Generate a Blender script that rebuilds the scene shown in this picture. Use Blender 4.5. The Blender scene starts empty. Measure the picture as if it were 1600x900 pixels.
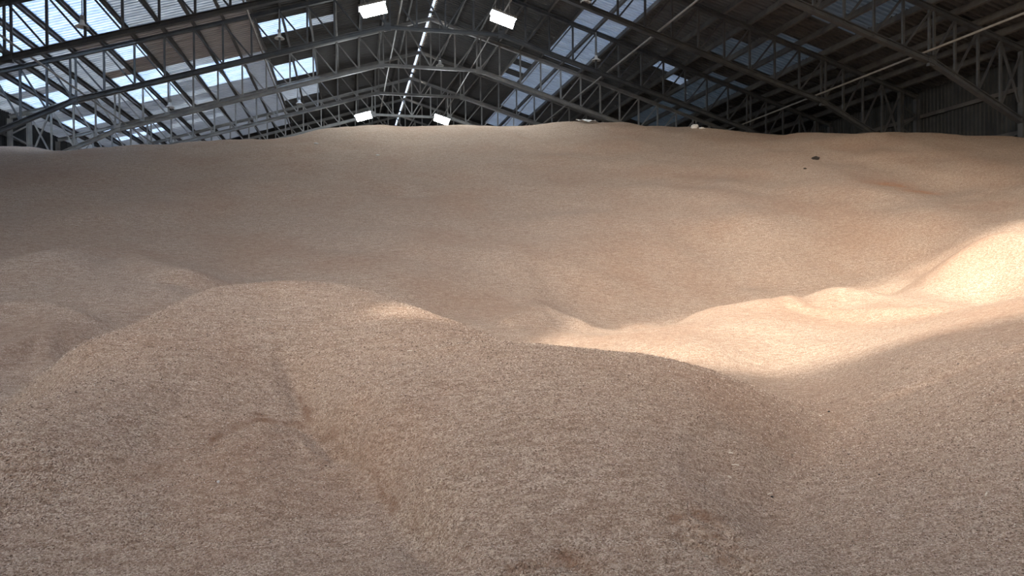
import bpy, math, random
import numpy as np
from mathutils import Matrix, Vector

# ------------------------------------------------------------------ camera, sky, sun, exposure
sc = bpy.context.scene
col = sc.collection
F_PX, YAW, PITCH, ROLL = 1127.9, 0.2244, -0.0122, -0.0070
cy, sy, cp, sp, cr, sr = (math.cos(YAW), math.sin(YAW), math.cos(PITCH), math.sin(PITCH), math.cos(ROLL), math.sin(ROLL))
R0 = Vector((cy, -sy, 0)); FW = Vector((sy * cp, cy * cp, sp)); U0 = Vector((-sy * sp, -cy * sp, cp))
RT = R0 * cr + U0 * sr; UP = U0 * cr - R0 * sr
cam = bpy.data.objects.new('camera', bpy.data.cameras.new('camera'))
cam.data.sensor_width = 36; cam.data.lens = 36 * F_PX / 1600; cam.data.clip_start = 0.05; cam.data.clip_end = 2000
M = Matrix.Identity(4)
for i in range(3):
    M[i][0] = RT[i]; M[i][1] = UP[i]; M[i][2] = -FW[i]
cam.matrix_world = M
col.objects.link(cam); sc.camera = cam

SUN_EL, SUN_HEAD = 28.6, 38.0          # elevation; heading of the rays, degrees right of the shed's axis
wd = bpy.data.worlds.new('sky'); sc.world = wd; wd.use_nodes = True
nt = wd.node_tree; bg = nt.nodes['Background']
sky = nt.nodes.new('ShaderNodeTexSky'); sky.sky_type = 'NISHITA'; sky.sun_disc = False
sky.sun_elevation = math.radians(SUN_EL); sky.sun_rotation = math.radians(180 + SUN_HEAD)
sky.air_density = 0.8; sky.dust_density = 5.0
nt.links.new(sky.outputs[0], bg.inputs[0]); bg.inputs[1].default_value = 1.6
h = math.radians(SUN_HEAD); e = math.radians(SUN_EL)
SUN_DIR = Vector((math.sin(h) * math.cos(e), math.cos(h) * math.cos(e), -math.sin(e)))
sun = bpy.data.objects.new('sun', bpy.data.lights.new('sun', 'SUN'))
sun.data.energy = 9.6; sun.data.angle = math.radians(1.6); sun.data.color = (1.0, 0.87, 0.73)
sun.rotation_euler = SUN_DIR.to_track_quat('-Z', 'Y').to_euler(); sun.location = (-10, -30, 40)
col.objects.link(sun)
portal = bpy.data.objects.new('gable_portal', bpy.data.lights.new('gable_portal', 'AREA'))
portal.data.shape = 'RECTANGLE'; portal.data.size = 16; portal.data.size_y = 10; portal.data.cycles.is_portal = True
portal.location = (-3, -5.3, 13.4); portal.rotation_euler = (math.radians(90), 0, 0)
col.objects.link(portal)
vs = sc.view_settings
vs.view_transform = 'Standard'; vs.look = 'None'; vs.gamma = 1; vs.use_curve_mapping = False
vs.exposure = -0.48
sc.cycles.use_denoising = True
sc.cycles.max_bounces = 8; sc.cycles.diffuse_bounces = 5

# ------------------------------------------------------------------ measures of the shed
XC, HC, ZCOL, ZAP, MT, MB = 5.755, 3.344, 14.557, 17.918, 0.3043, 0.3054
S, YB = 7.5, 42.28                     # bay length, position of the truss nearest the middle
KNEE = 19.71                           # knee of the bottom chord, from the axis
NB = list(range(-2, 8))                # trusses
FLOOR, YF, YE = -7.0, -5.0, YB + 7.4 * S
WL, WR = XC - 26.0, XC + 26.0
ROOF_UP = 0.46                         # sheet above the top chord's axis
def roof_z(x): return ZAP + ROOF_UP - MT * abs(x - XC)

rng = np.random.default_rng(7); random.seed(7)

# ------------------------------------------------------------------ helpers
def tag(o, label=None, cat=None, group=None, kind=None):
    if label: o['label'] = label
    if cat: o['category'] = cat
    if group: o['group'] = group
    if kind: o['kind'] = kind
    return o
def empty(name, loc=(0, 0, 0), parent=None):
    o = bpy.data.objects.new(name, None); o.location = loc; o.empty_display_size = .2
    col.objects.link(o); o.parent = parent
    return o
def mesh_obj(name, verts, faces, mat, parent=None, loc=(0, 0, 0), smooth=False):
    me = bpy.data.meshes.new(name); me.from_pydata([tuple(v) for v in verts], [], faces); me.update()
    if mat: me.materials.append(mat)
    if smooth: me.shade_smooth()
    o = bpy.data.objects.new(name, me); o.location = loc; col.objects.link(o); o.parent = parent
    return o
def copy_tree(o, parent=None):
    c = o.copy(); col.objects.link(c); c.parent = parent
    for ch in o.children: copy_tree(ch, c)
    return c
class MB_:
    """collects solids of one part"""
    def __init__(s): s.v = []; s.f = []
    def add(s, v, f):
        n = len(s.v); s.v += [tuple(p) for p in v]; s.f += [tuple(i + n for i in q) for q in f]
    def extrude(s, prof, p, q, side=Vector((0, 1, 0))):
        """prof: closed list of (a,b): a along side, b along the normal; solid from p to q"""
        p, q = Vector(p), Vector(q); ax = (q - p).normalized()
        sd = (side - ax * side.dot(ax)).normalized(); nr = ax.cross(sd).normalized()
        n = len(prof); v = []
        for o in (p, q):
            for a, b in prof: v.append(o + sd * a + nr * b)
        f = [tuple(range(n))[::-1], tuple(range(n, 2 * n))]
        for i in range(n):
            j = (i + 1) % n; f.append((i, j, n + j, n + i))
        s.add(v, f)
    def bar(s, p, q, w, h, side=Vector((0, 1, 0))):
        s.extrude([(-w / 2, -h / 2), (w / 2, -h / 2), (w / 2, h / 2), (-w / 2, h / 2)], p, q, side)
    def ibeam(s, p, q, w, h, t=.03, side=Vector((0, 1, 0))):
        a, b, k = w / 2, h / 2, t / 2
        s.extrude([(-a, -b), (a, -b), (a, -b + t), (k, -b + t), (k, b - t), (a, b - t), (a, b), (-a, b), (-a, b - t), (-k, b - t), (-k, -b + t), (-a, -b + t)], p, q, side)
    def tube(s, p, q, r, n=8):
        s.extrude([(r * math.cos(2 * math.pi * i / n), r * math.sin(2 * math.pi * i / n)) for i in range(n)], p, q, Vector((0, 1, 0)) if abs((Vector(q) - Vector(p)).normalized().y) < .9 else Vector((1, 0, 0)))
    def lathe(s, prof, c, n=12):
        v = []; f = []; m = len(prof)
        for i in range(n):
            a = 2 * math.pi * i / n
            for r, z in prof: v.append((c[0] + r * math.cos(a), c[1] + r * math.sin(a), c[2] + z))
        for i in range(n):
            for k in range(m - 1): f.append((i * m + k, ((i + 1) % n) * m + k, ((i + 1) % n) * m + k + 1, i * m + k + 1))
        s.add(v, f)
    def build(s, name, mat, parent=None, loc=(0, 0, 0), smooth=False): return mesh_obj(name, s.v, s.f, mat, parent, loc, smooth)

# ------------------------------------------------------------------ materials
def new_mat(name):
    m = bpy.data.materials.new(name); m.use_nodes = True
    return m, m.node_tree, m.node_tree.nodes['Principled BSDF']
def noise(t, scale, detail=4, rough=.6, vec=None):
    n = t.nodes.new('ShaderNodeTexNoise'); n.inputs['Scale'].default_value = scale
    n.inputs['Detail'].default_value = detail; n.inputs['Roughness'].default_value = rough
    if vec is not None: t.links.new(vec, n.inputs['Vector'])
    return n.outputs['Fac']
def ramp(t, fac, stops):
    r = t.nodes.new('ShaderNodeValToRGB'); t.links.new(fac, r.inputs[0])
    el = r.color_ramp.elements
    while len(el) < len(stops): el.new(.5)
    for q, (p, c) in zip(el, stops): q.position = p; q.color = c if len(c) == 4 else (*c, 1)
    return r.outputs[0]
def mixc(t, fac, a, b, mode='MIX'):
    m = t.nodes.new('ShaderNodeMix'); m.data_type = 'RGBA'; m.blend_type = mode
    for sock, v in ((m.inputs[0], fac), (m.inputs[6], a), (m.inputs[7], b)):
        if hasattr(v, 'node'): t.links.new(v, sock)
        else: sock.default_value = v if not isinstance(v, tuple) else (*v, 1)
    return m.outputs[2]
def mathn(t, op, a, b=0.):
    m = t.nodes.new('ShaderNodeMath'); m.operation = op
    for sock, v in ((m.inputs[0], a), (m.inputs[1], b)):
        if hasattr(v, 'node'): t.links.new(v, sock)
        else: sock.default_value = v
    return m.outputs[0]
def coords(t, kind='Object', scale=(1, 1, 1), rot=(0, 0, 0)):
    c = t.nodes.new('ShaderNodeTexCoord'); mp = t.nodes.new('ShaderNodeMapping')
    mp.inputs['Scale'].default_value = scale; mp.inputs['Rotation'].default_value = rot
    t.links.new(c.outputs[kind], mp.inputs['Vector']); return mp.outputs[0]
def bump(t, height, strength, dist, normal=None):
    b = t.nodes.new('ShaderNodeBump'); b.inputs['Strength'].default_value = strength; b.inputs['Distance'].default_value = dist
    t.links.new(height, b.inputs['Height'])
    if normal is not None: t.links.new(normal, b.inputs['Normal'])
    return b.outputs[0]
def plain(name, c1, c2, rough=.7, scale=3., metal=0.):
    m, t, b = new_mat(name)
    t.links.new(ramp(t, noise(t, scale, 5, .65, coords(t)), [(.35, c1), (.68, c2)]), b.inputs['Base Color'])
    b.inputs['Roughness'].default_value = rough; b.inputs['Metallic'].default_value = metal
    return m
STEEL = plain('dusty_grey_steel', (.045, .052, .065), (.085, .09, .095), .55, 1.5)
LIT_STEEL = plain('lit_pale_steel', (.26, .27, .28), (.40, .40, .39), .55, 1.5)  # lit copy of the truss steel, the light put into its colour
PURLIN = plain('dusty_purlin_steel', (.07, .07, .075), (.14, .135, .13), .65, 1.2)
TIE = plain('pale_tie_steel', (.22, .22, .21), (.32, .31, .30), .5, 2.)
SHEET = plain('grey_asbestos_sheet', (.06, .065, .07), (.12, .12, .12), .8, 1.1)
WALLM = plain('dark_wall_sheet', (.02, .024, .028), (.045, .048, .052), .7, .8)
CONC = plain('grey_concrete', (.30, .29, .27), (.40, .38, .36), .9, 1.)
LAMPM = plain('grey_lamp_housing', (.25, .26, .27), (.33, .34, .35), .4, 4.)
WHITE = plain('white_plastic', (.75, .76, .76), (.88, .88, .87), .5, 8.)
DARK = plain('dark_clod', (.02, .02, .02), (.06, .05, .045), .9, 30.)
STRAW = plain('pale_straw', (.86, .80, .68), (.95, .92, .84), .6, 60.)
def translucent(name, tcol, dcol):
    m, t, b = new_mat(name)
    tr = t.nodes.new('ShaderNodeBsdfTranslucent'); df = t.nodes.new('ShaderNodeBsdfDiffuse'); ad = t.nodes.new('ShaderNodeAddShader')
    n = noise(t, 1.3, 4, .6, coords(t))
    t.links.new(ramp(t, n, [(.3, tuple(c * .75 for c in tcol)), (.7, tcol)]), tr.inputs[0]); df.inputs[0].default_value = (*dcol, 1)
    t.links.new(tr.outputs[0], ad.inputs[0]); t.links.new(df.outputs[0], ad.inputs[1])
    t.links.new(ad.outputs[0], t.nodes['Material Output'].inputs[0]); t.nodes.remove(b)
    return m
FILL = translucent('fill_fibreglass', (.67, .73, .78), (.20, .20, .20))  # for unseen sheets added only as fill light
CLEAR = translucent('clear_fibreglass', (.52, .60, .68), (.25, .26, .27))
AGED = translucent('aged_fibreglass', (.32, .35, .37), (.22, .22, .22))
GRIMY = translucent('grimy_fibreglass', (.14, .155, .155), (.10, .105, .11))
BROWN = translucent('brown_lightened_sheet', (.135, .128, .122), (.26, .25, .24))  # this and the next two: opaque sheets given translucence to look lit
DIM = translucent('dull_lightened_sheet', (.045, .045, .043), (.12, .12, .12))
MILKY = translucent('milky_lightened_sheet', (.20, .22, .24), (.30, .30, .30))
def emit(name, c, s):
    m, t, b = new_mat(name); em = t.nodes.new('ShaderNodeEmission'); em.inputs[0].default_value = (*c, 1); em.inputs[1].default_value = s
    t.links.new(em.outputs[0], t.nodes['Material Output'].inputs[0]); t.nodes.remove(b); return m
LED = emit('lit_lamp_lens', (.90, .97, 1.0), 140)

def grain_material():
    m, t, b = new_mat('tan_grain')
    co = coords(t); far = coords(t, scale=(.22, 1.1, 1.5))
    vo = t.nodes.new('ShaderNodeTexVoronoi'); vo.inputs['Scale'].default_value = 105; vo.inputs['Randomness'].default_value = 1.0; t.links.new(co, vo.inputs['Vector'])
    sep = t.nodes.new('ShaderNodeSeparateColor'); t.links.new(vo.outputs['Color'], sep.inputs[0])
    fine = mathn(t, 'ADD', mathn(t, 'MULTIPLY', sep.outputs[0], .55), mathn(t, 'MULTIPLY', noise(t, 60, 4, .75, co), .45)); mid = noise(t, 24, 4, .65, co)
    streak = noise(t, 7.0, 5, .72, far); clump = noise(t, 20.0, 3, .7, coords(t, scale=(.30, 1.0, 1.6))); big = noise(t, .34, 3, .55, co)
    c = ramp(t, fine, [(.20, (.16, .105, .075)), (.34, (.42, .31, .235)), (.52, (.60, .465, .365)), (.74, (.90, .79, .67))])
    c = mixc(t, mathn(t, 'MULTIPLY', ramp(t, mid, [(.40, (1, 1, 1)), (.58, (0, 0, 0))]), .35), c, (.40, .275, .195))
    c = mixc(t, mathn(t, 'MULTIPLY', ramp(t, streak, [(.42, (1, 1, 1)), (.62, (0, 0, 0))]), .30), c, (.44, .29, .20))
    c = mixc(t, mathn(t, 'MULTIPLY', ramp(t, big, [(.46, (0, 0, 0)), (.66, (1, 1, 1))]), .42), c, (.46, .29, .20))
    c = mixc(t, mathn(t, 'MULTIPLY', ramp(t, clump, [(.36, (1, 1, 1)), (.50, (0, 0, 0))]), .45), c, (.30, .20, .14))
    c = mixc(t, mathn(t, 'MULTIPLY', ramp(t, clump, [(.54, (0, 0, 0)), (.68, (1, 1, 1))]), .35), c, (.82, .70, .58))
    # orange spilled patch high on the far slope
    at = t.nodes.new('ShaderNodeAttribute'); at.attribute_name = 'stain'
    c = mixc(t, mathn(t, 'MULTIPLY', at.outputs['Fac'], ramp(t, streak, [(.35, (0, 0, 0)), (.6, (1, 1, 1))])), c, (.62, .25, .10))
    a2 = t.nodes.new('ShaderNodeAttribute'); a2.attribute_name = 'rust'
    c = mixc(t, mathn(t, 'MULTIPLY', a2.outputs['Fac'], .7), c, (.30, .165, .10))
    t.links.new(c, b.inputs['Base Color']); b.inputs['Roughness'].default_value = .85
    b.inputs['Specular IOR Level'].default_value = .2
    n1 = bump(t, streak, .22, .08); n2 = bump(t, mid, .8, .04, bump(t, clump, .6, .06, n1)); dist = mathn(t, 'MULTIPLY', vo.outputs['Distance'], -1.0); n3 = bump(t, dist, 1.0, .008, n2)
    t.links.new(n3, b.inputs['Normal'])
    return m
GRAIN = grain_material()
def kernel_material():
    m, t, b = new_mat('grain_kernels'); at = t.nodes.new('ShaderNodeAttribute'); at.attribute_name = 'tone'
    c = ramp(t, at.outputs['Fac'], [(0., (.07, .04, .025)), (.25, (.30, .205, .15)), (.55, (.58, .45, .35)), (.90, (.84, .73, .61)), (1., (.95, .90, .84))])
    t.links.new(c, b.inputs['Base Color']); b.inputs['Roughness'].default_value = .7; return m
KERNEL = kernel_material()

# ------------------------------------------------------------------ the heap: ground form from surveyed points
def pix(px, py, d):
    x = (px - 800) / F_PX; y = -(py - 450) / F_PX
    return (FW + RT * x + UP * y) * d
CP = [  # image column, row, distance ahead of the eye
 (0,900,3.9),(200,900,4.0),(400,900,3.95),(600,900,3.85),(800,900,3.65),(1000,900,3.7),(1200,900,3.6),(1400,900,3.55),(1600,900,3.45),
 (820,800,4.2),(820,700,4.85),(820,620,5.55),(820,570,6.3),(820,541,7.0),(1000,800,4.2),(1000,700,4.95),(1000,620,5.85),(1000,575,6.7),(1000,552,7.4),
 (1080,568,7.45),(1130,585,7.5),(1200,615,7.7),(1100,650,5.8),(1100,760,4.6),(700,545,7.0),(650,560,6.8),(700,620,5.65),(700,720,4.75),
 (1300,665,7.6),(1210,594,11.0),(1230,720,6.0),(1180,800,4.75),(1260,690,6.8),
 (1600,465,13.0),(1480,490,13.0),(1450,520,11.3),(1600,520,9.6),(1400,560,9.6),(1330,600,9.7),(1600,600,6.9),(1600,700,5.2),(1600,800,4.2),(1450,640,7.1),(1400,720,5.6),(1350,800,4.55),(1500,800,4.3),
 (1100,540,11.8),(1200,545,12.4),(1200,500,14.2),(1200,465,16.0),(1300,455,17.0),(1250,483,15.6),(1330,493,14.8),(1480,487,14.4),(1400,470,16.8),(1400,463,17.8),(1550,460,17.2),(1100,490,16.0),
 (850,490,15.5),(780,522,13.5),(900,508,15.0),(1010,511,15.3),(950,543,12.3),(950,522,14.0),(880,520,13.8),
 (900,498,17.2),(900,400,20.0),(900,300,26.5),(900,250,30.5),(900,205,35.5),(900,191,38.0),(980,192,37.6),(1050,205,36),
 (750,480,16.0),(750,350,22.5),(750,260,29),(750,196,37.2),
 (600,430,17.0),(600,350,22.0),(600,270,28.0),(600,210,34),(600,198,36.5),(480,206,35),(400,215,34),
 (300,430,16.0),(300,330,22.0),(300,270,27.0),(300,223,33.5),(150,231,32.5),(0,237,31.5),(-100,240,31),(0,405,16.0),(0,350,19.0),(0,290,24.0),
 (1200,440,20.6),(1100,480,18.9),(1300,440,21.0),(1020,503,17.3),(1200,350,23.0),(1200,280,28.0),(1200,217,34.5),(1100,210,35.3),(1300,212,34.3),(1400,210,33.8),
 (1450,425,20.8),(1450,350,22.5),(1450,280,27.0),(1450,213,33.2),(1600,220,32.0),(1600,382,17.8),(1600,330,22.2),(1600,270,26.5),(1500,400,18.6),
 (100,409,14.0),(0,432,13.2),(0,488,11.0),(60,492,10.9),(0,550,9.2),(0,612,7.9),(100,540,9.8),(150,505,10.8),(250,470,12.0),(200,440,13.4),(200,414,14.8),(300,445,13.5),
 (0,640,5.5),(100,575,7.0),(200,520,8.4),(300,470,9.5),(400,449,10.1),(530,446,10.3),(600,458,10.0),(700,500,9.2),(780,530,8.4),
 (60,690,4.85),(200,600,5.95),(330,520,7.5),(420,472,8.9),(100,760,4.65),(0,780,4.45),(200,700,5.1),(200,800,4.5),(300,620,6.1),(300,700,5.3),(300,560,6.65),(400,540,7.35),(530,495,8.4),(530,545,7.5),(600,520,7.8),
 (465,610,6.75),(480,660,6.05),(540,700,5.55),(600,760,4.95),(660,840,4.3),(560,600,6.15),(600,650,5.45),(420,665,5.7),(380,600,6.55),(330,660,5.7),(250,800,4.55),(450,760,4.9),
]
W3 = [  # hidden ground: image column, distance ahead, height
 (1020,16.2,-1.25),(1100,17.3,-1.15),(1200,17.8,-1.0),(1300,18.8,-.8),(1400,19.4,-.6),(530,12.6,-.75),(530,14.5,-.65),(650,12,-1.1),(750,11,-1.25),(400,12.5,-.5),(820,8.2,-.82),(820,10,-1.3),(1000,8.6,-1.15),(1000,10,-1.4),(1100,9.2,-1.35),
 (30,6.6,-1.25),(100,8.3,-1.2),(200,9.6,-1.0),(300,10.9,-.75),
 (0,45,5.0),(400,45,6.3),(900,47,7.6),(1400,45,6.0),(400,60,4),(900,64,5),(1400,62,4),(900,95,2),(300,95,1),
 (-500,4,-1.35),(-500,8,-.85),(-500,14,1.0),(-500,19,2.2),(-1500,4,-1.4),(-1500,8,.2),
 (2300,3.2,-1.2),(2300,6.5,-.4),(2300,10,.5),(2300,14,1.8),(2300,18,3.0),(3600,2.5,-1.1),(3600,6,.5),(3600,9,2.0),
]
pts = [pix(*c) for c in CP]
for px, d, z in W3:
    v = pix(px, 450, d); pts.append(Vector((v.x, v.y, z)))
pts = np.array([tuple(p) for p in pts])
def lp(x, y):
    r = np.hypot(x, y); return np.stack([np.arctan2(x, y) * 1.15, np.log(np.maximum(r, 1.2))], -1)
A = lp(pts[:, 0], pts[:, 1])
def phi(r2): return .5 * r2 * np.log(r2 + 1e-9)
def solve_tps(A, z, lam):
    n = len(A); K = phi(((A[:, None] - A[None]) ** 2).sum(-1)) + lam * np.eye(n)
    P = np.c_[np.ones(n), A]; L = np.block([[K, P], [P.T, np.zeros((3, 3))]])
    return np.linalg.solve(L, np.r_[z, np.zeros(3)])
SL = pts[:, 2] / np.hypot(pts[:, 0], pts[:, 1])     # height over distance: even accuracy near and far
WT = solve_tps(A, SL, 2e-4)
_lat = {k: rng.standard_normal((256, 256)) for k in range(8)}
def vnoise(x, y, k):
    g = _lat[k]; xi = np.floor(x).astype(int); yi = np.floor(y).astype(int); fx = x - xi; fy = y - yi
    fx = fx * fx * (3 - 2 * fx); fy = fy * fy * (3 - 2 * fy)
    a = g[xi % 256, yi % 256]; b = g[(xi + 1) % 256, yi % 256]; c = g[xi % 256, (yi + 1) % 256]; d = g[(xi + 1) % 256, (yi + 1) % 256]
    return (a * (1 - fx) + b * fx) * (1 - fy) + (c * (1 - fx) + d * fx) * fy
FEAT = []                              # furrows (+) and small ridges (-): line, depth, half width
def height(x, y):
    x = np.asarray(x, float); y = np.asarray(y, float); sh = x.shape; x = x.ravel(); y = y.ravel()
    out = np.empty(len(x)); n = len(A)
    for i in range(0, len(x), 60000):
        q = lp(x[i:i + 60000], y[i:i + 60000])
        K = phi((q[:, None, 0] - A[None, :, 0]) ** 2 + (q[:, None, 1] - A[None, :, 1]) ** 2)
        out[i:i + 60000] = K @ WT[:n] + WT[n] + q @ WT[n + 1:]
    r = np.hypot(x, y); z = out * np.maximum(r, 1.2)
    th = np.abs(np.arctan2(x, y))
    near = np.clip((r - 1.6) / 1.4, 0, 1); near = near * near * (3 - 2 * near)
    back = np.clip((2.2 - th) / .9, 0, 1)
    k = near * back; z = z * k + (-1.5) * (1 - k)
    s = np.clip(r / 12, .25, 2.2)
    z = z + s * (.030 * vnoise(x * .55, y * .8, 0) + np.clip(1.5 - r / 14, .35, 1) * .014 * vnoise(x * 1.6, y * 2.2, 1)) + np.clip(r / 10, .5, .8) * (.006 * vnoise(x * 4.3, y * 6, 2) + .003 * vnoise(x * 11, y * 15, 3))
    # slide furrows that fall with the near slopes
    fur = vnoise(x * 2.2 - y * 1.4, x * .5 + y * .6, 4)
    z = z - .03 * np.clip(fur - .9, 0, 1) * np.clip(1.6 - r / 9, 0, 1)
    z = z + np.clip((r - 14) / 10, 0, 1) * .13 * vnoise(x * .33, y * .13, 5)
    for line, depth, w in FEAT:
        m = np.where(r < 27)[0]; d2 = np.full(len(m), 1e9)
        for (ax_, ay_), (bx_, by_) in zip(line[:-1], line[1:]):
            ux, uy = bx_ - ax_, by_ - ay_; tt = np.clip(((x[m] - ax_) * ux + (y[m] - ay_) * uy) / (ux * ux + uy * uy), 0, 1)
            d2 = np.minimum(d2, (x[m] - ax_ - tt * ux) ** 2 + (y[m] - ay_ - tt * uy) ** 2)
        wob = w * (1 + .3 * vnoise(x[m] * .4 / w, y[m] * .4 / w, 6)); z[m] -= depth * np.exp(-d2 / wob ** 2)
    z = np.clip(z, -3.0, 8.6)
    return z.reshape(sh)
def hit(px, py):
    """the point of the heap seen at an image position"""
    d = np.linspace(2.5, 45, 6000); v = np.array(pix(px, py, 1.0))
    P = d[:, None] * v[None]; below = P[:, 2] < height(P[:, 0], P[:, 1])
    i = int(np.argmax(below)) if below.any() else len(d) - 1
    return Vector(P[i])

def crest(px, drop=1.5):
    py = 170.
    while py < 260:
        d = np.linspace(20, 44, 500); v = np.array(pix(px, py, 1.0)); Q = d[:, None] * v[None]
        if (Q[:, 2] < height(Q[:, 0], Q[:, 1])).any(): break
        py += 1
    return hit(px, py + drop)
_fl = [([(450, 560), (465, 612), (482, 655), (540, 702), (590, 755), (640, 830), (690, 890)], .06, .12),
       ([(1310, 663), (1255, 700), (1220, 755), (1195, 830), (1150, 890)], .05, .16),
       ([(330, 690), (400, 655), (470, 664), (550, 712)], .035, .06), ([(350, 712), (405, 682), (465, 690), (520, 735)], -.03, .10),
       ([(480, 640), (540, 600), (640, 560), (720, 545)], -.045, .16),
       ([(150, 560), (250, 500), (350, 455), (440, 447)], -.06, .35),
       ([(1050, 812), (1120, 838), (1200, 866)], .045, .032), ([(1070, 842), (1140, 868), (1190, 892)], .045, .032), ([(1085, 800), (1150, 830)], .04, .03),
       ([(1330, 640), (1450, 600), (1600, 545)], .03, .12), ([(1310, 690), (1450, 650), (1600, 610)], -.03, .14), ([(1290, 720), (1400, 705), (1600, 660)], .02, .10),
       ([(0, 432), (90, 409), (200, 413), (290, 441)], -.26, .55), ([(0, 490), (60, 488), (130, 512)], -.20, .40), ([(0, 560), (70, 540), (130, 560)], -.12, .3),
       ([(795, 507), (850, 489), (905, 510)], -.16, .40), ([(1175, 467), (1250, 484), (1330, 494), (1450, 490)], -.14, .35), ([(1240, 462), (1300, 455), (1420, 463)], -.04, .45),
       ([(1480, 402), (1600, 382)], -.14, .5), ([(1000, 512), (1100, 491), (1190, 466)], -.08, .4), ([(790, 400), (820, 440), (845, 485)], -.16, .8),
       ([(800, 890), (880, 870), (930, 895)], .05, .05), ([(60, 660), (150, 640), (230, 690)], .02, .10), ([(620, 770), (700, 860), (760, 895)], .025, .07)]
RUST = [_fl[0][0][1:6], _fl[2][0]] + [l for l, d_, w_ in _fl if w_ < .04] + [[(800, 890), (880, 870), (930, 895)], [(370, 640), (410, 650)]]
_pre = [([tuple(hit(*q))[:2] for q in l], d_, w_) for l, d_, w_ in _fl]
FEAT.extend(_pre)
RUST = [[tuple(hit(*q))[:2] for q in l] for l in RUST]
def rust(x, y):
    """reddish husks gathered along the little slides"""
    out = np.zeros(len(x)); m = np.where(np.hypot(x, y) < 9)[0]; X, Y_ = x[m], y[m]; best = np.full(len(m), 1e9)
    for l in RUST:
        for (a, b), (c, d) in zip(l[:-1], l[1:]):
            ux, uy = c - a, d - b; tt = np.clip(((X - a) * ux + (Y_ - b) * uy) / (ux * ux + uy * uy), 0, 1)
            best = np.minimum(best, np.hypot(X - a - tt * ux, Y_ - b - tt * uy))
    out[m] = np.exp(-(best / (.034 + .018 * np.clip(vnoise(X * 9, Y_ * 9, 6), -1, 1))) ** 2) * np.clip(.5 + .6 * vnoise(X * 7, Y_ * 7, 7), 0, 1)
    return out

# ------------------------------------------------------------------ setting: floor and walls
def box(name, lo, hi, mat, parent=None, kind=None):
    b = MB_(); (x0, y0, z0), (x1, y1, z1) = lo, hi
    b.add([(x0, y0, z0), (x1, y0, z0), (x1, y1, z0), (x0, y1, z0), (x0, y0, z1), (x1, y0, z1), (x1, y1, z1), (x0, y1, z1)],
          [(3, 2, 1, 0), (4, 5, 6, 7), (0, 1, 5, 4), (1, 2, 6, 5), (2, 3, 7, 6), (3, 0, 4, 7)])
    o = b.build(name, mat, parent)
    if kind: tag(o, kind=kind)
    return o
box('floor', (WL - 120, YF - 150, FLOOR - .3), (WR + 120, YE + 60, FLOOR), CONC, None, 'structure')

def rib_profile(width, pitch, depth, base=.45):
    """trapezoid ribs along u: list of (u, h)"""
    n = round(width / pitch); out = []
    for i in range(n):
        u = i * pitch
        out += [(u, 0), (u + pitch * base, 0), (u + pitch * (base + .15), depth), (u + pitch * .85, depth)]
    out.append((width, 0)); return out
def ribbed(prof, L, t=.012):
    """sheet: ribs along x (0..L), across y, height z; with thickness"""
    v = []; f = []; n = len(prof)
    for dz in (0, t):
        for x in (0, L):
            for u, hh in prof: v.append((x, u, hh + dz))
    for k in range(n - 1):
        f.append((k, n + k, n + k + 1, k + 1)); f.append((2 * n + k, 2 * n + k + 1, 3 * n + k + 1, 3 * n + k))
    return v, f
def side_wall(name, x, sgn, zt, bright=0):
    root = tag(empty(name, (x, (YF + YE) / 2, FLOOR)), kind='structure')
    W = 2.5; n = int((YE - YF) / W)
    v, f = ribbed(rib_profile(W, .25, .05), zt - FLOOR)
    me = bpy.data.meshes.new('wall_sheet')
    me.from_pydata([(-sgn * z_, y_, x_) for x_, y_, z_ in v], [], f); me.materials.append(WALLM)
    me2 = me.copy(); me2.materials.clear(); me2.materials.append(FILL)
    for i in range(n + 1):
        o = bpy.data.objects.new('wall_sheet', me2 if i < bright else me); col.objects.link(o); o.parent = root
        o.location = (sgn * (.06 + .015 * (i % 2)), YF + i * W - (YF + YE) / 2, 0)
    for z in (2.0, 4.6, 6.9, 9.0):
        b = MB_(); b.bar((0, YF, z - FLOOR), (0, YE, z - FLOOR), .10, .20, Vector((1, 0, 0)))
        g = b.build('wall_girt', PURLIN, root); g.location = (-sgn * .08, -(YF + YE) / 2, 0)
    return root
side_wall('wall_left', WL, -1, roof_z(WL) + .06, 6)   # unseen translucent sheets added as fill light from the left
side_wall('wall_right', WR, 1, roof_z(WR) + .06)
def gable(name, y, poly, t):
    b = MB_(); n = len(poly); v = [(x, y, z) for x, z in poly] + [(x, y + t, z) for x, z in poly]
    b.add(v, [tuple(range(n)), tuple(range(n, 2 * n))[::-1]] + [(i, n + i, n + (i + 1) % n, (i + 1) % n) for i in range(n)])
    return tag(b.build(name, WALLM), kind='structure')
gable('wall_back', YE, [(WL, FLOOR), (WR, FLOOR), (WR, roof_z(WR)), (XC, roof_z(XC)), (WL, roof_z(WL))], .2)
OPX, OPZ = -10.5, 8.95                 # the gable behind the viewer: unseen opening shaped to place the sun patch, above OPZ, right of OPX
gable('wall_front', YF - .2, [(WL, FLOOR), (WR, FLOOR), (WR, roof_z(WR)), (XC, roof_z(XC)), (4.6, roof_z(4.6)), (4.6, OPZ), (OPX, OPZ), (OPX, roof_z(OPX)), (WL, roof_z(WL))], .2)

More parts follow.
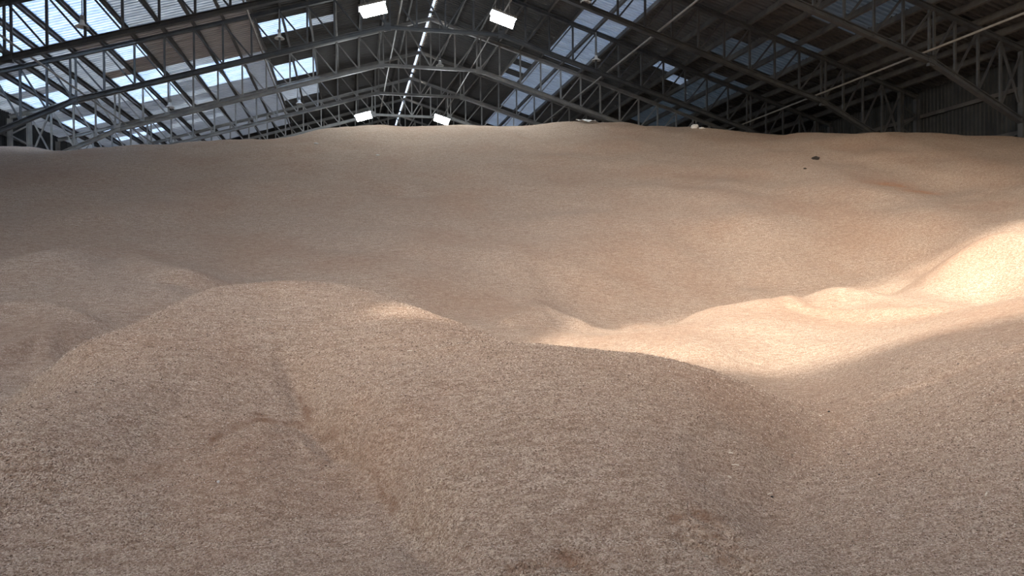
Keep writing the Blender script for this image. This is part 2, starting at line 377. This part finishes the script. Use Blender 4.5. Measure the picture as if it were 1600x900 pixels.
# ------------------------------------------------------------------ roof: purlins, sheets, skylights
ceiling = tag(empty('ceiling', (XC, (YF + YE) / 2, roof_z(XC))), kind='structure')
CO = Vector(ceiling.location)
NODES = [0, 1.672, 3.344] + [3.344 + 1.488 * k for k in range(1, 12)] + [KNEE + 1.24 * k for k in range(1, 5)] + [26.0]
SLA = math.atan(MT); CS = math.cos(SLA)
for side in (-1, 1):
    for k, u in enumerate(NODES[:-1]):
        if u == 0: continue
        x = XC + side * u; z = roof_z(x) - .18
        b = MB_(); w, hh, t = .13, .34, .02
        prof = [(-w / 2, -hh / 2), (w / 2, -hh / 2), (w / 2, -hh / 2 + t), (-w / 2 + t, -hh / 2 + t), (-w / 2 + t, hh / 2 - t), (w / 2, hh / 2 - t), (w / 2, hh / 2), (-w / 2, hh / 2)]
        b.extrude(prof, Vector((x, YF, z)) - CO, Vector((x, YE, z)) - CO, Vector((math.cos(SLA) * 1, 0, -side * math.sin(SLA))))
        b.build('purlin', PURLIN, ceiling)
# which sheets let daylight through: (side, gap, bay from the middle truss) -> parts of the bay (sixths), material
SKY = {}
def sk(side, gaps, bay, units, mat):
    for g in gaps:
        for u in units: SKY[(side, g, bay * 6 + u)] = mat
for bay in range(-1, 7):
    sk(1, (5, 6), bay, range(1, 6) if bay else range(0, 6), AGED)
    sk(1, (11, 12), bay - 1, range(0, 4), GRIMY)
sk(1, (4,), 1, (1, 3, 5), AGED); sk(1, (9,), 0, (1,), AGED); sk(1, (10,), 0, (2,), AGED); sk(1, (10,), -1, (2, 3), GRIMY)
sk(1, (11, 12), 0, range(1, 5), GRIMY); sk(1, (11, 12), 1, range(1, 5), GRIMY)
sk(-1, (5, 6), 0, (2, 3), CLEAR); sk(-1, (4,), 0, (3,), AGED); sk(-1, (5, 6), 1, (3, 4, 5), CLEAR); sk(-1, (5, 6), 2, (2, 3, 4), AGED); sk(-1, (5, 6, 7), 3, (1, 3), AGED)
sk(-1, (11,), 0, (1, 2, 5), CLEAR); sk(-1, (12,), 0, (1, 2, 3), AGED); sk(-1, (12,), 0, (5,), CLEAR); sk(-1, (10, 9), 0, (5,), AGED)
sk(-1, (8, 9, 11, 12), 1, (0, 1, 2, 3), CLEAR); sk(-1, (10,), 1, (0, 1, 4), AGED); sk(-1, (13,), 1, (1, 2), AGED)
sk(-1, (10, 11, 12), 2, (0, 1, 2, 4), AGED); sk(-1, (13, 14, 15, 16), -1, range(0, 6), CLEAR); sk(-1, (12, 11), -1, range(0, 6), CLEAR); sk(-1, (10,), -1, range(2, 6), AGED)
sk(-1, (7, 8, 9), -1, range(0, 6), AGED); sk(-1, (17,), -1, range(0, 6), CLEAR); sk(-1, (15, 16), 0, (2, 3, 5), CLEAR); sk(-1, (13, 14, 17), 0, range(0, 6), AGED); sk(-1, (15, 16), 1, (0, 1, 4, 5), CLEAR); sk(-1, (13, 14, 15), 2, (1, 2, 4), CLEAR); sk(-1, (12, 14, 15), 3, (1, 3), CLEAR)
sk(1, (0, 1, 2, 3, 5, 6, 8, 9, 11), -5, range(1, 6), FILL); sk(-1, (0, 1, 2, 3, 5, 6, 8, 9), -5, range(2, 6), FILL)  # unseen translucent rows added overhead to brighten the near grain
sk(1, (2, 3, 5, 6, 8, 9), -4, range(6), FILL); sk(-1, (0, 1, 2, 3, 5, 6), -4, range(4), FILL)
UW = S / 6; YS0 = YB - math.ceil((YB - YF) / UW) * UW
PROF = rib_profile(UW + .02, UW / 4 + .005, .10)
sheet_me = {}
def sheet_mesh(L, mat):
    key = (round(L, 3), mat.name)
    if key not in sheet_me:
        v, f = ribbed(PROF, L); me = bpy.data.meshes.new('roof_sheet'); me.from_pydata(v, [], f); me.materials.append(mat); sheet_me[key] = me
    return sheet_me[key]
def screen_size(p):
    d = p.dot(FW)
    if d < 5: return -1
    x = 800 + F_PX * p.dot(RT) / d; y = 450 - F_PX * p.dot(UP) / d
    if not (-60 < x < 1660 and -60 < y < 245): return -1
    return 1 / d ** 2 * abs(Vector((0.29, 0, 1)).normalized().dot(p.normalized()) if p.x < XC else Vector((-.29, 0, 1)).normalized().dot(p.normalized()))
def base_sheet(side, g, unit):  # translucence handed out by area to brighten the roof's underside
    if not -9 <= unit < 24: return SHEET
    if side < 0: return DIM if g < 7 else BROWN if 0 <= unit < 6 and g < 13 else MILKY
    return DIM if g < 10 else SHEET
cand = []; nU = int((YE - YS0) / UW)
for side in (-1, 1):
    for g in range(len(NODES) - 1):
        u0, u1 = NODES[g], NODES[g + 1]
        if g == 0: u0 = .09
        for i in range(nU):
            y = YS0 + i * UW; unit = round((y - YB) / UW)
            mat = SKY.get((side, g, unit), base_sheet(side, g, unit))
            L = (u1 - u0) / CS + .10
            jit = .010 * ((i + g) % 2) + .004 * random.random()
            xs = XC + (u0 if side > 0 else -u1 - .0) * 1.0
            if side < 0: xs = XC - u1 - .05
            z = roof_z(xs) + jit
            c = Vector((XC + side * (u0 + u1) / 2, y + UW / 2, roof_z(XC + (u0 + u1) / 2)))
            cand.append((mat not in (SHEET, MILKY, BROWN, DIM), screen_size(c), side, L, mat, Vector((xs, y, z))))
order = sorted(range(len(cand)), key=lambda i: -cand[i][1])
single = set([i for i in order if cand[i][1] > 0][:300])
rest = {}
for i, (isky, s_, side, L, mat, loc) in enumerate(cand):
    if i in single:
        o = bpy.data.objects.new('skylight_sheet' if isky else 'roof_sheet', sheet_mesh(L, mat)); col.objects.link(o); o.parent = ceiling
        o.location = loc - CO; o.rotation_euler = (0, side * SLA, 0)
    else:
        b = rest.setdefault(mat.name, (MB_(), mat)); v, f = ribbed(PROF, L)
        ca, sa = math.cos(side * SLA), math.sin(side * SLA)
        b[0].add([(loc.x - CO.x + x * ca + z * sa, loc.y - CO.y + y, loc.z - CO.z - x * sa + z * ca) for x, y, z in v], f)
for nm, (b, mat) in rest.items():
    tag(b.build('roof_sheeting' if mat in (SHEET, MILKY, BROWN, DIM) else 'skylight_sheeting', mat, ceiling), kind='stuff')
for n in range(-6, 8):                 # slot of daylight sheet along the ridge, one strip per bay
    y0 = YB + n * S + .25; b = MB_()
    b.add([(XC - .07, y0, roof_z(XC) - .02), (XC, y0, roof_z(XC) + .05), (XC + .07, y0, roof_z(XC) - .02), (XC - .07, y0 + S - .5, roof_z(XC) - .02), (XC, y0 + S - .5, roof_z(XC) + .05), (XC + .07, y0 + S - .5, roof_z(XC) - .02)],
          [(0, 1, 4, 3), (1, 2, 5, 4)])
    b.v = [tuple(Vector(q) - CO) for q in b.v]
    b.build('ridge_strip', CLEAR, ceiling)
    b = MB_(); b.bar((XC - .3, y0 - .25, roof_z(XC) + .03), (XC + .3, y0 - .25, roof_z(XC) + .03), .5, .06); b.v = [tuple(Vector(q) - CO) for q in b.v]
    b.build('ridge_cap', SHEET, ceiling)

# ------------------------------------------------------------------ trusses on laced columns
def top_z(u): return ZAP - MT * u
def bot_z(u):
    if u <= HC: return ZCOL
    if u <= KNEE: return ZCOL - MB * (u - HC)
    return ZCOL - MB * (KNEE - HC) - .50 * (u - KNEE)
UI, UO = 24.65, 25.70                  # column legs
def truss():
    root = empty('roof_truss', (XC, 0, FLOOR))
    def P(u, z): return Vector((u, 0, z - FLOOR))
    def bar(name, a, b_, w, hh, dy=0., ib=False):
        b = MB_(); o = Vector((0, dy, 0))
        (b.ibeam if ib else b.bar)(P(*a) + o, P(*b_) + o, w, hh)
        return b.build(name, STEEL, root)
    for s in (-1, 1):
        bar('top_chord', (0, ZAP), (s * UO, top_z(UO)), .22, .22, 0, True)
        bar('bottom_chord', (s * HC, ZCOL), (s * KNEE, bot_z(KNEE)), .26, .24, 0, True)
        bar('haunch_chord', (s * KNEE, bot_z(KNEE)), (s * UI, bot_z(UI)), .26, .24, 0, True)
        us = NODES[1:14] + [KNEE + 1.24 * k for k in (1, 2, 3)]
        for u in us:
            if abs(u - HC) < .01 or abs(u - KNEE) < .02:
                for dx in (-.13, .13): bar('vertical_strut', (s * (u + dx), bot_z(u)), (s * (u + dx), top_z(u)), .10, .09)
                b = MB_(); b.bar(P(s * u, bot_z(u) - .2), P(s * u, bot_z(u) + .25), .16, .38); b.build('gusset_plate', STEEL, root)
            else: bar('vertical_strut', (s * u, bot_z(u)), (s * u, top_z(u)), .10, .10)
        seq = [0] + us + [UI]
        for a, b_ in zip(seq[:-1], seq[1:]):   # each diagonal falls from the outer top node to the inner bottom node
            bar('diagonal_brace', (s * a, bot_z(a) + .06), (s * b_, top_z(b_) - .06), .08, .085)
        bar('diagonal_brace', (s * (UI - .2), bot_z(UI) + .9), (s * us[-1], top_z(us[-1]) - .1), .08, .085)
        for name, u in (('inner_column_leg', UI), ('outer_column_leg', UO)):
            bar(name, (s * u, FLOOR), (s * u, top_z(u) - .1), .24, .24, 0, True)
        z = 2.2
        while z < 9.3:
            bar('column_lacing', (s * UI, z), (s * UO, z + .62), .07, .08); bar('column_lacing', (s * UO, z + .62), (s * UI, z + 1.24), .07, .08); z += 1.24
    bar('collar_chord', (-HC, ZCOL), (HC, ZCOL), .22, .2, 0, True)
    bar('vertical_strut', (0, ZCOL), (0, ZAP), .10, .10)
    return root
TL = {-2: 'dark steel roof truss crossing the top right corner, nearest of the trusses',
 -1: 'dark steel roof truss cutting across the top left and top right, second nearest',
 0: 'dark steel roof truss whose collar runs level between the two large lit floodlights',
 1: 'pale roof truss just beyond the dark one, its haunch lit at the left',
 2: 'grey roof truss carrying the two small lit floodlights above the grain crest',
 3: 'grey roof truss right behind the small lit floodlights, collar just showing over the grain',
 4: 'fifth roof truss from the small floodlights backwards, only upper web showing above grain',
 5: 'far roof truss with only its peak visible above the grain crest',
 6: 'last but one roof truss, a faint peak near the far end',
 7: 'farthest roof truss, faint, next to the end wall'}
TL[4] = 'grey roof truss second behind the small lit floodlights, only its upper web showing'
t0 = truss(); trs = {}
for n in NB:
    t = t0 if n == NB[0] else copy_tree(t0)
    t.location.y = YB + n * S; tag(t, TL[n], 'truss', 'roof trusses along the shed'); trs[n] = t
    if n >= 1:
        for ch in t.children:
            ch.material_slots[0].link = 'OBJECT'; ch.material_slots[0].material = LIT_STEEL  # farther trusses get the paler copy so they look lit

# ------------------------------------------------------------------ long ties at the bottom chords
for u, lab in ((-2.80, 'pale steel tie running lengthwise just left of the ridge at collar level'), (2.82, 'pale steel tie running lengthwise just right of the ridge at collar level'),
               (-10.2, 'steel tie running lengthwise halfway up the left roof slope'), (9.98, 'steel tie running lengthwise halfway up the right roof slope'),
               (-19.18, 'steel tie running lengthwise near the truss knees on the left'), (19.2, 'steel tie running lengthwise near the truss knees on the right')):
    b = MB_(); z = bot_z(abs(u)) + .17; b.tube((0, 0, 0), (0, YE - YF, 0), .05, 8)
    o = b.build('longitudinal_tie', TIE, None, (XC + u, YF, z)); tag(o, lab, 'tie rod', 'lengthwise ties between trusses')

# ------------------------------------------------------------------ lamps
def floodlight(u, n, label, lit_group):
    s = 1 if u > 0 else -1; x, y, z = XC + u, YB + n * S, 12.82
    root = tag(empty('floodlight', (x, y, z)), label, 'floodlight', lit_group)
    a = -s * SLA
    def tilt(v): return (v[0] * math.cos(a) - v[2] * math.sin(a), v[1], v[0] * math.sin(a) + v[2] * math.cos(a))
    def slab(x0, x1, y0, y1, z0, z1, name, mat):
        b = MB_(); v = [(X, Y_, Z) for Z in (z0, z1) for X, Y_ in ((x0, y0), (x1, y0), (x1, y1), (x0, y1))]
        b.add([tilt(q) for q in v], [(3, 2, 1, 0), (4, 5, 6, 7), (0, 1, 5, 4), (1, 2, 6, 5), (2, 3, 7, 6), (3, 0, 4, 7)]); return b.build(name, mat, root)
    slab(-.64, .64, -.38, .30, .06, .16, 'lamp_housing', LAMPM)
    # lens panel leans to the viewer's end of the shed
    b = MB_(); v = [(X, -.36, Z) for X, Z in ((-.58, -.48), (.58, -.48), (.58, .05), (-.58, .05))] + [(X, .22, Z) for X, Z in ((-.56, -.02), (.56, -.02), (.56, .05), (-.56, .05))]
    v = [(X, Y_, Z) for X, Y_, Z in v]
    b.add([tilt(q) for q in v], [(0, 1, 2, 3), (7, 6, 5, 4), (0, 4, 5, 1), (1, 5, 6, 2), (2, 6, 7, 3), (3, 7, 4, 0)]); b.build('lamp_lens', LED, root)
    for k in range(5): slab(-.5 + k * .25 - .02, -.5 + k * .25 + .02, -.34, .28, .16, .24, 'cooling_fin', LAMPM)
    top = bot_z(abs(u)) - z
    for dx in (-.35, .35):
        b = MB_(); b.tube((dx, 0, .12 + dx * math.tan(a)), (dx, 0, top + .05), .02, 6); b.build('hanger_rod', LAMPM, root)
    return root
floodlight(-4.48, -1, 'large lit floodlight left of the ridge at the top of the picture', 'lit floodlights')
floodlight(1.80, -1, 'large lit floodlight right of the ridge near the top of the picture', 'lit floodlights')
floodlight(-4.45, 2, 'small distant lit floodlight left of the ridge, just above the grain crest', 'lit floodlights')
floodlight(1.70, 2, 'small distant lit floodlight right of the ridge, touching the grain crest', 'lit floodlights')
def pendant(u, n, z, label):
    x, y = XC + u, YB + n * S - .15
    root = tag(empty('pendant_lamp', (x, y, z)), label, 'lamp', 'unlit pendant lamps on the trusses')
    b = MB_(); b.tube((0, 0, .2), (0, 0, top_z(abs(u)) - z), .025, 6); b.build('lamp_stem', LAMPM, root)
    b = MB_(); b.lathe([(.02, .28), (.08, .26), (.11, .10), (.26, .0), (.28, -.05), (.24, -.04), (.10, .07), (.02, .09)], (0, 0, 0)); b.build('lamp_shade', WHITE, root, smooth=True)
    b = MB_(); b.lathe([(.001, .30), (.09, .30), (.09, .46), (.001, .46)], (0, 0, 0), 8); b.build('lamp_ballast', LAMPM, root)
for u, n, z, lab in ((-16.8, -1, 11.05, 'unlit white pendant lamp on the second nearest truss at the upper left'),
                     (-9.3, 0, 13.5, 'unlit white pendant lamp on the dark truss left of the large floodlight'),
                     (-16.6, 1, 11.1, 'unlit pendant lamp on the pale truss at the left, low over the chord'),
                     (-9.15, 2, 13.45, 'unlit pendant lamp on the truss left of the small floodlights'),
                     (9.25, 0, 13.4, 'unlit white pendant lamp on the dark truss right of the large floodlight'),
                     (6.05, -1, 13.9, 'unlit pendant lamp on the second nearest truss at the top edge, right of centre'),
                     (0.6, 1, 14.75, 'unlit pendant lamp on the pale truss close to the ridge')):
    pendant(u, n, z, lab)

# ------------------------------------------------------------------ the grain heap
NX, NY = 860, 820
def sinh_axis(lo, hi, c, a, n):
    return c + a * np.sinh(np.linspace(math.asinh((lo - c) / a), math.asinh((hi - c) / a), n))
xs = sinh_axis(WL + .32, WR - .32, 1.5, 2.6, NX); ys = sinh_axis(YF + .1, YE - 2, 4.5, 3.0, NY)
GX, GY = np.meshgrid(xs, ys)
GZ = height(GX, GY)
V = np.stack([GX, GY, GZ], -1).reshape(-1, 3).astype(np.float32)
idx = np.arange(NX * NY).reshape(NY, NX)
Fq = np.stack([idx[:-1, :-1], idx[:-1, 1:], idx[1:, 1:], idx[1:, :-1]], -1).reshape(-1, 4).astype(np.int32)
def fast_mesh(name, V, Fc):
    me = bpy.data.meshes.new(name); k = Fc.shape[1]
    me.vertices.add(len(V)); me.vertices.foreach_set('co', np.ascontiguousarray(V, np.float32).ravel())
    me.loops.add(Fc.size); me.loops.foreach_set('vertex_index', np.ascontiguousarray(Fc, np.int32).ravel())
    me.polygons.add(len(Fc)); me.polygons.foreach_set('loop_start', (np.arange(len(Fc)) * k).astype(np.int32))
    me.update(calc_edges=True); return me
me = fast_mesh('grain_heap', V, Fq); me.shade_smooth(); me.materials.append(GRAIN)
st = np.zeros(len(V), np.float32)
for px, py, rx, ry in ((1390, 288, 1.0, .5), (1440, 300, .9, .4)):
    c = hit(px, py); q = ((V[:, 0] - c.x) / rx) ** 2 + ((V[:, 1] - c.y) / ry) ** 2; st = np.maximum(st, np.exp(-q * 1.3) * .75)
ru = me.attributes.new('rust', 'FLOAT', 'POINT'); ru.data.foreach_set('value', rust(V[:, 0].astype(float), V[:, 1].astype(float)).astype(np.float32))
at = me.attributes.new('stain', 'FLOAT', 'POINT'); at.data.foreach_set('value', st.astype(np.float32))
heap = bpy.data.objects.new('grain_heap', me); col.objects.link(heap)
tag(heap, 'vast rolling heap of tan harvested grain filling the shed', 'grain', None, 'stuff')

# loose kernels and husks lying on the near slopes
NK = 150000
th = rng.uniform(-.62, 1.02, NK * 2); r = np.exp(rng.uniform(math.log(2.9), math.log(11.5), NK * 2))
keep = rng.random(NK * 2) < np.clip((12.0 - r) / 6, 0, 1); th, r = th[keep][:NK], r[keep][:NK]; NK = len(r)
kx, ky = r * np.sin(th), r * np.cos(th); kz = height(kx, ky)
yaw = rng.uniform(0, 2 * math.pi, NK); pit = rng.normal(0, .35, NK); ln = rng.uniform(.0045, .0085, NK) * np.clip(r / 5, .8, 1.6); wdt = ln * rng.uniform(.32, .5, NK)
ax = np.stack([np.cos(yaw) * np.cos(pit), np.sin(yaw) * np.cos(pit), np.sin(pit)], -1); sd = np.stack([-np.sin(yaw), np.cos(yaw), np.zeros(NK)], -1); nm = np.cross(ax, sd)
cen = np.stack([kx, ky, kz + wdt * .6], -1)
KV = np.stack([cen + ax * ln[:, None], cen + sd * wdt[:, None], cen + nm * wdt[:, None], cen - sd * wdt[:, None], cen - nm * wdt[:, None], cen - ax * ln[:, None]], 1).reshape(-1, 3)
tri = np.array([(0, 1, 2), (0, 2, 3), (0, 3, 4), (0, 4, 1), (5, 2, 1), (5, 3, 2), (5, 4, 3), (5, 1, 4)])
KF = (np.arange(NK)[:, None, None] * 6 + tri[None]).reshape(-1, 3)
me = fast_mesh('loose_kernels', KV, KF); me.shade_smooth(); me.materials.append(KERNEL)
tone = np.repeat(np.clip(rng.beta(1.2, 1.15, NK) * (1 - .55 * rust(kx, ky)), 0, 1), 6); at = me.attributes.new('tone', 'FLOAT', 'POINT'); at.data.foreach_set('value', tone.astype(np.float32))
lk = bpy.data.objects.new('loose_kernels', me); col.objects.link(lk)
tag(lk, 'loose kernels and husks strewn over the near grain slopes', 'grain', None, 'stuff')

# ------------------------------------------------------------------ things lying on the heap
def lump(name, c, size, mat, label, cat, seed, lift=.35, rot=0.):
    r_ = random.Random(seed); b = MB_(); n, m = 10, 6; v = []
    for i in range(m + 1):
        ph = math.pi * i / m
        for j in range(n):
            a = 2 * math.pi * j / n; k = 1 + r_.uniform(-.28, .28) if 0 < i < m else 1
            q = Vector((math.sin(ph) * math.cos(a) * size[0] * k, math.sin(ph) * math.sin(a) * size[1] * k, math.cos(ph) * size[2] * (1 + r_.uniform(-.15, .15))))
            q.rotate(Matrix.Rotation(rot, 3, 'Z')); v.append(q)
    f = [(i * n + j, (i + 1) * n + j, (i + 1) * n + (j + 1) % n, i * n + (j + 1) % n) for i in range(m) for j in range(n)]
    b.add(v, f); o = b.build(name, mat, None, (c.x, c.y, c.z + size[2] * lift), True); return tag(o, label, cat)
def straw(px, py, L, ang, label, w=.003, mat=None):
    c = hit(px, py); b = MB_(); d = Vector((math.cos(ang), math.sin(ang) * .6, 0)).normalized()
    p0 = -d * L / 2; p1 = Vector((0, 0, L * .06)); p2 = d * L / 2
    for p, q in ((p0, p1), (p1, p2)): b.tube(p * 1.3, q * 1.3, w * 1.5, 6)
    o = b.build('straw_piece', mat or STRAW, None, (c.x, c.y, c.z + .012)); return tag(o, label, 'straw')
c = crest(1086); sk_ = lump('white_sack', c, (.20, .16, .14), WHITE, 'crumpled white sack on the crest right of the peak', 'sack', 3, .5)
c = crest(1097); lump('white_sack', c, (.17, .10, .06), WHITE, 'small flat white sack scrap beside the crumpled one on the crest', 'sack', 4, .5)
c = crest(917); b = MB_(); n = 7
vv = []
for i in range(n):
    for j in range(4): vv.append(((i / (n - 1) - .5) * 1.1, (j / 3 - .5) * .5, .04 + .16 * (j / 3) + .05 * math.sin(i * 1.7 + j)))
vv += [(x, y, z - .02) for x, y, z in vv]; q = n * 4
ff = [(i * 4 + j, (i + 1) * 4 + j, (i + 1) * 4 + j + 1, i * 4 + j + 1) for i in range(n - 1) for j in range(3)]
b.add(vv, ff + [tuple(k + q for k in f_)[::-1] for f_ in ff]); tag(b.build('plastic_sheet', WHITE, None, (c.x, c.y, c.z + .03)), 'scrap of white plastic sheet lying on the highest crest', 'sheet')
lump('dark_clod', hit(1275, 249), (.17, .12, .08), DARK, 'dark lump lying high on the far slope at the right', 'clod', 5, .6)
lump('dark_clod', hit(1258, 264), (.07, .05, .03), DARK, 'tiny dark crumb below the dark lump on the far slope', 'clod', 6, .5)
lump('paper_scrap', hit(494, 225), (.09, .07, .04), WHITE, 'white scrap near the crest at the left of the far slope', 'scrap', 7, .5)
lump('paper_scrap', hit(590, 243), (.08, .06, .035), WHITE, 'white scrap on the far slope below the small left floodlight', 'scrap', 8, .5)
lump('dark_clod', hit(1206, 777), (.015, .011, .007), DARK, 'small dark clod with a straw beside it in the near valley', 'clod', 9, .5)
straw(1203, 774, .045, .7, 'pale straw lying on the dark clod in the near valley')
straw(1142, 710, .024, 1.9, 'short pale straw, topmost of three on the near mound', .004)
straw(1149, 729, .040, -.8, 'longer pale straw between two short ones on the near mound')
straw(1140, 748, .026, 1.6, 'short upright pale straw, lowest of three on the near mound', .004)
lump('dark_clod', hit(1295, 644), (.013, .011, .010), DARK, 'black speck at the foot of the right slope', 'clod', 10, .6)
lump('pale_chip', hit(1282, 650), (.018, .012, .006), STRAW, 'pale chip left of the black speck at the right slope foot', 'chip', 11, .6)
straw(1541, 775, .055, .9, 'pale straw on the dark slope at the lower right')
lump('white_pebble', hit(341, 754), (.011, .010, .009), WHITE, 'white pebble on the near left slope', 'pebble', 12, .7)
lump('dark_clod', hit(1374, 742), (.009, .007, .005), DARK, 'small dark clod on the lower right slope', 'clod', 13, .5)
lump('dark_clod', hit(1497, 569), (.014, .010, .006), DARK, 'small dark clod on the upper right slope', 'clod', 14, .5)
straw(640, 550, .04, .5, 'pale straw on the left shoulder of the near mound')
